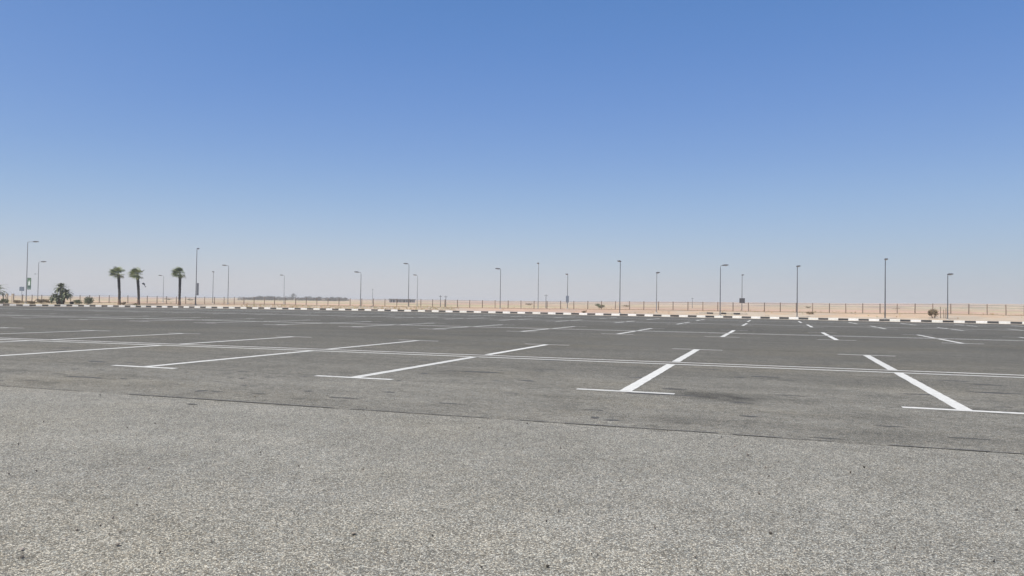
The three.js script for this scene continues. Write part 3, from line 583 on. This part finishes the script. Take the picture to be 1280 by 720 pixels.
shrub('shrub', 169.5, 4.5, 0.7, 0.25, 'dry', 'tiny dry tuft at the foot of the middle fan palm', 49, 160);
shrub('shrub', 750.5, 60, 2.3, 0.95, 'shrub', 'dark desert shrub on the sand behind the fence', 50, 620);
shrub('shrub', 730.5, 3.5, 0.6, 0.25, 'dry', 'small dry tuft on the verge between sign-panel lamp and tall lamp', 51, 140);
shrub('shrub', 1013, 9, 0.9, 0.3, 'dry', 'low dry tuft on the verge by the dark kerb lamp', 52, 180);
shrub('dry_bush', 1167, 5, 0.95, 1.05, 'dry', 'upright dry brown bush in the gap of the fence', 53, 620);
// stakes in the gap of the fence
for (const [px, h, label] of [[1175.6, 1.45, 'leaning brown stake closest to the dry bush'], [1179.8, 1.1, 'short brown stake between two taller ones'], [1182.4, 1.3, 'brown stake nearest the short lamp']]) {
  const p = spot(px, 5.2), g = thing('wooden_stake', label, 'stake', p, 'stakes beside the dry bush');
  const s = mesh('stake', new THREE.CylinderGeometry(0.035, 0.05, h + 0.2, 7), rust[0], g); s.position.y = h / 2 - 0.1; s.rotation.z = (px % 1 - 0.5) * 0.12;
  const t = mesh('stake_tip', new THREE.ConeGeometry(0.035, 0.08, 7), rust[1], s); t.position.y = h / 2 + 0.14;
}
// far shrubs on the sand
[[209, 230, 3.6, 1.1, 'low far shrub on the sand behind the lone palm'], [238, 240, 3.4, 1.0, 'low far shrub on the sand behind the bannered pole'], [662, 150, 2.6, 0.7, 'low far shrub behind the fence by the pale lamp'], [782, 130, 2.2, 0.5, 'low far shrub behind the fence by the tall kerb lamp'], [1010, 200, 2.6, 0.6, 'low far shrub behind the fence by the dark kerb lamp'], [1120, 260, 3.2, 0.7, 'low far shrub behind the fence past the end-on lamp']]
  .forEach(([px, d, w, h, label], i) => shrub('desert_shrub', px, d, w, h, i < 2 ? 'shrub' : 'dry', label, 70 + i, 360, 'shrub', 'far shrubs on the sand'));

// far belt of trees, one mass
{
  const R = rng(91), pos = [[], []];
  for (let i = 0; i < 120; i++) {
    const px = 300 + R() * 132, p = spot(px, 470 + R() * 60), H = (px < 320 ? 1.9 : 2.6) * (0.7 + R() * 0.6) + (Math.abs(px - 368) < 2 ? 2.8 : 0), w = 2.2 + R() * 2.5;
    for (let k = 0; k < 130; k++) {
      const a = R() * 6.28, e = R(), rr = Math.sqrt(R()) * w * Math.sqrt(Math.max(0.05, 1 - e * e)), c = V(p.x + Math.cos(a) * rr, p.y - 0.2 + e * H, p.z + Math.sin(a) * rr), s = 0.3 + R() * 0.35;
      const d1 = V(R() - 0.5, R() - 0.5, R() - 0.5).normalize().multiplyScalar(s), d2 = V(R() - 0.5, R() - 0.5, R() - 0.5).normalize().multiplyScalar(s);
      pos[k % 2].push(...c.toArray(), ...c.clone().add(d1).toArray(), ...c.clone().add(d2).toArray());
    }
  }
  const g = mergeGeometries(pos.map(triGeo)), m = mesh('tree_belt', g, std(rgb(0.075, 0.07, 0.05), 0.9, 0, { side: THREE.DoubleSide }), scene);
  m.userData = { kind: 'stuff', label: 'far dark belt of low trees along the desert horizon', category: 'trees' };
}
// far low shed
{
  const p = spot(502.5, 420), g = thing('shed', 'far long low shed with dark flat roof on posts', 'building', p), W = 19;
  g.rotation.y = 0.18; const h = Math.max(2.2, heightTo(p, 373.8));
  const wall = std(rgb(0.5, 0.48, 0.45), 0.9), dark = std(rgb(0.08, 0.08, 0.085), 0.8);
  const rf = mesh('roof', new THREE.BoxGeometry(W, 0.5, 6), dark, g); rf.position.y = h - 0.25;
  const bk = mesh('wall', new THREE.BoxGeometry(W - 0.6, h - 0.5, 0.2), wall, g); bk.position.set(0, (h - 0.5) / 2, -2.6);
  for (let i = 0; i <= 8; i++) { const q = mesh('post', new THREE.BoxGeometry(0.3, h - 0.5, 0.3), wall, g); q.position.set(-W / 2 + 0.4 + i * (W - 0.8) / 8, (h - 0.5) / 2, 2.6); }
  for (let i = 0; i < 4; i++) { const q = mesh('doorway', new THREE.BoxGeometry(2.2, h - 0.9, 0.08), dark, g); q.position.set(-6.6 + i * 4.4, (h - 0.9) / 2, -2.45); }
}
// dry grass on the verge
{
  const R = rng(121), blade = []; for (let i = 0; i < 16; i++) { const a = R() * 6.28, L = 0.5 + R() * 0.5, o = V(Math.cos(a) * 0.12, 0, Math.sin(a) * 0.12), t = V(Math.cos(a) * 0.5, L, Math.sin(a) * 0.5), s = V(-Math.sin(a), 0, Math.cos(a)).multiplyScalar(0.05); blade.push(...o.clone().add(s).toArray(), ...o.clone().sub(s).toArray(), ...t.toArray()); }
  const n = 1500, im = new THREE.InstancedMesh(triGeo(blade), std(rgb(0.4, 0.33, 0.18), 0.9, 0, { side: THREE.DoubleSide }), n), M = new THREE.Matrix4(), Q = new THREE.Quaternion();
  for (let i = 0; i < n; i++) {
    const cl = n3(i * 0.013, 2, 9) * 60, px = i < 900 ? 300 + R() * 270 + cl * 0.3 : -30 + R() * 1340, p = spot(px, 1.2 + R() * (i < 900 ? 11 : 40)), s = 0.08 + R() * 0.22;
    Q.setFromAxisAngle(V(0, 1, 0), R() * 6.28); M.compose(p, Q, V(s * 1.3, s, s * 1.3)); im.setMatrixAt(i, M); im.setColorAt(i, rgb(0.8 + R() * 0.4, 0.8 + R() * 0.35, 0.8 + R() * 0.3));
  }
  im.name = 'dry_grass'; im.castShadow = im.receiveShadow = true; im.userData = { kind: 'stuff', label: 'sparse straw-coloured dry grass on the sandy verge', category: 'grass' }; scene.add(im);
}
// bird in flight beside the middle palm
{
  const p = spot(179.6, 5); const y = heightTo(p, 355.3), g = thing('bird', 'dark bird flying beside the trunk of the middle palm', 'bird', V(p.x, p.y + y, p.z));
  g.scale.setScalar(1.35); const bm = std(rgb(0.025, 0.025, 0.028), 0.7, 0, { side: THREE.DoubleSide });
  const prof = [[0, -0.24], [0.03, -0.2], [0.06, -0.08], [0.065, 0.04], [0.04, 0.13], [0.045, 0.18], [0.025, 0.23], [0, 0.29]].map(([a, b]) => new THREE.Vector2(a, b));
  const body = mesh('body', new THREE.LatheGeometry(prof, 10), bm, g); body.rotation.z = 0.5;
  const tail = mesh('tail', triGeo([0, -0.18, 0.02, -0.07, -0.42, 0.05, 0.07, -0.42, -0.03]), bm, body);
  for (const s of [-1, 1]) {
    const w = []; const P = [[0, 0.08, 0], [0.16, 0.12, 0.18], [0.2, 0.06, 0.38], [0.08, -0.12, 0.34], [0, -0.1, 0.16], [0, -0.06, 0]].map(([a, b, c]) => V(-a * 0.6, b + c * 0.25, s * c));
    for (let i = 1; i < P.length - 1; i++) w.push(...P[0].toArray(), ...P[i].toArray(), ...P[i + 1].toArray());
    mesh('wing', triGeo(w), bm, g);
  }
}
renderer.render(scene, camera);
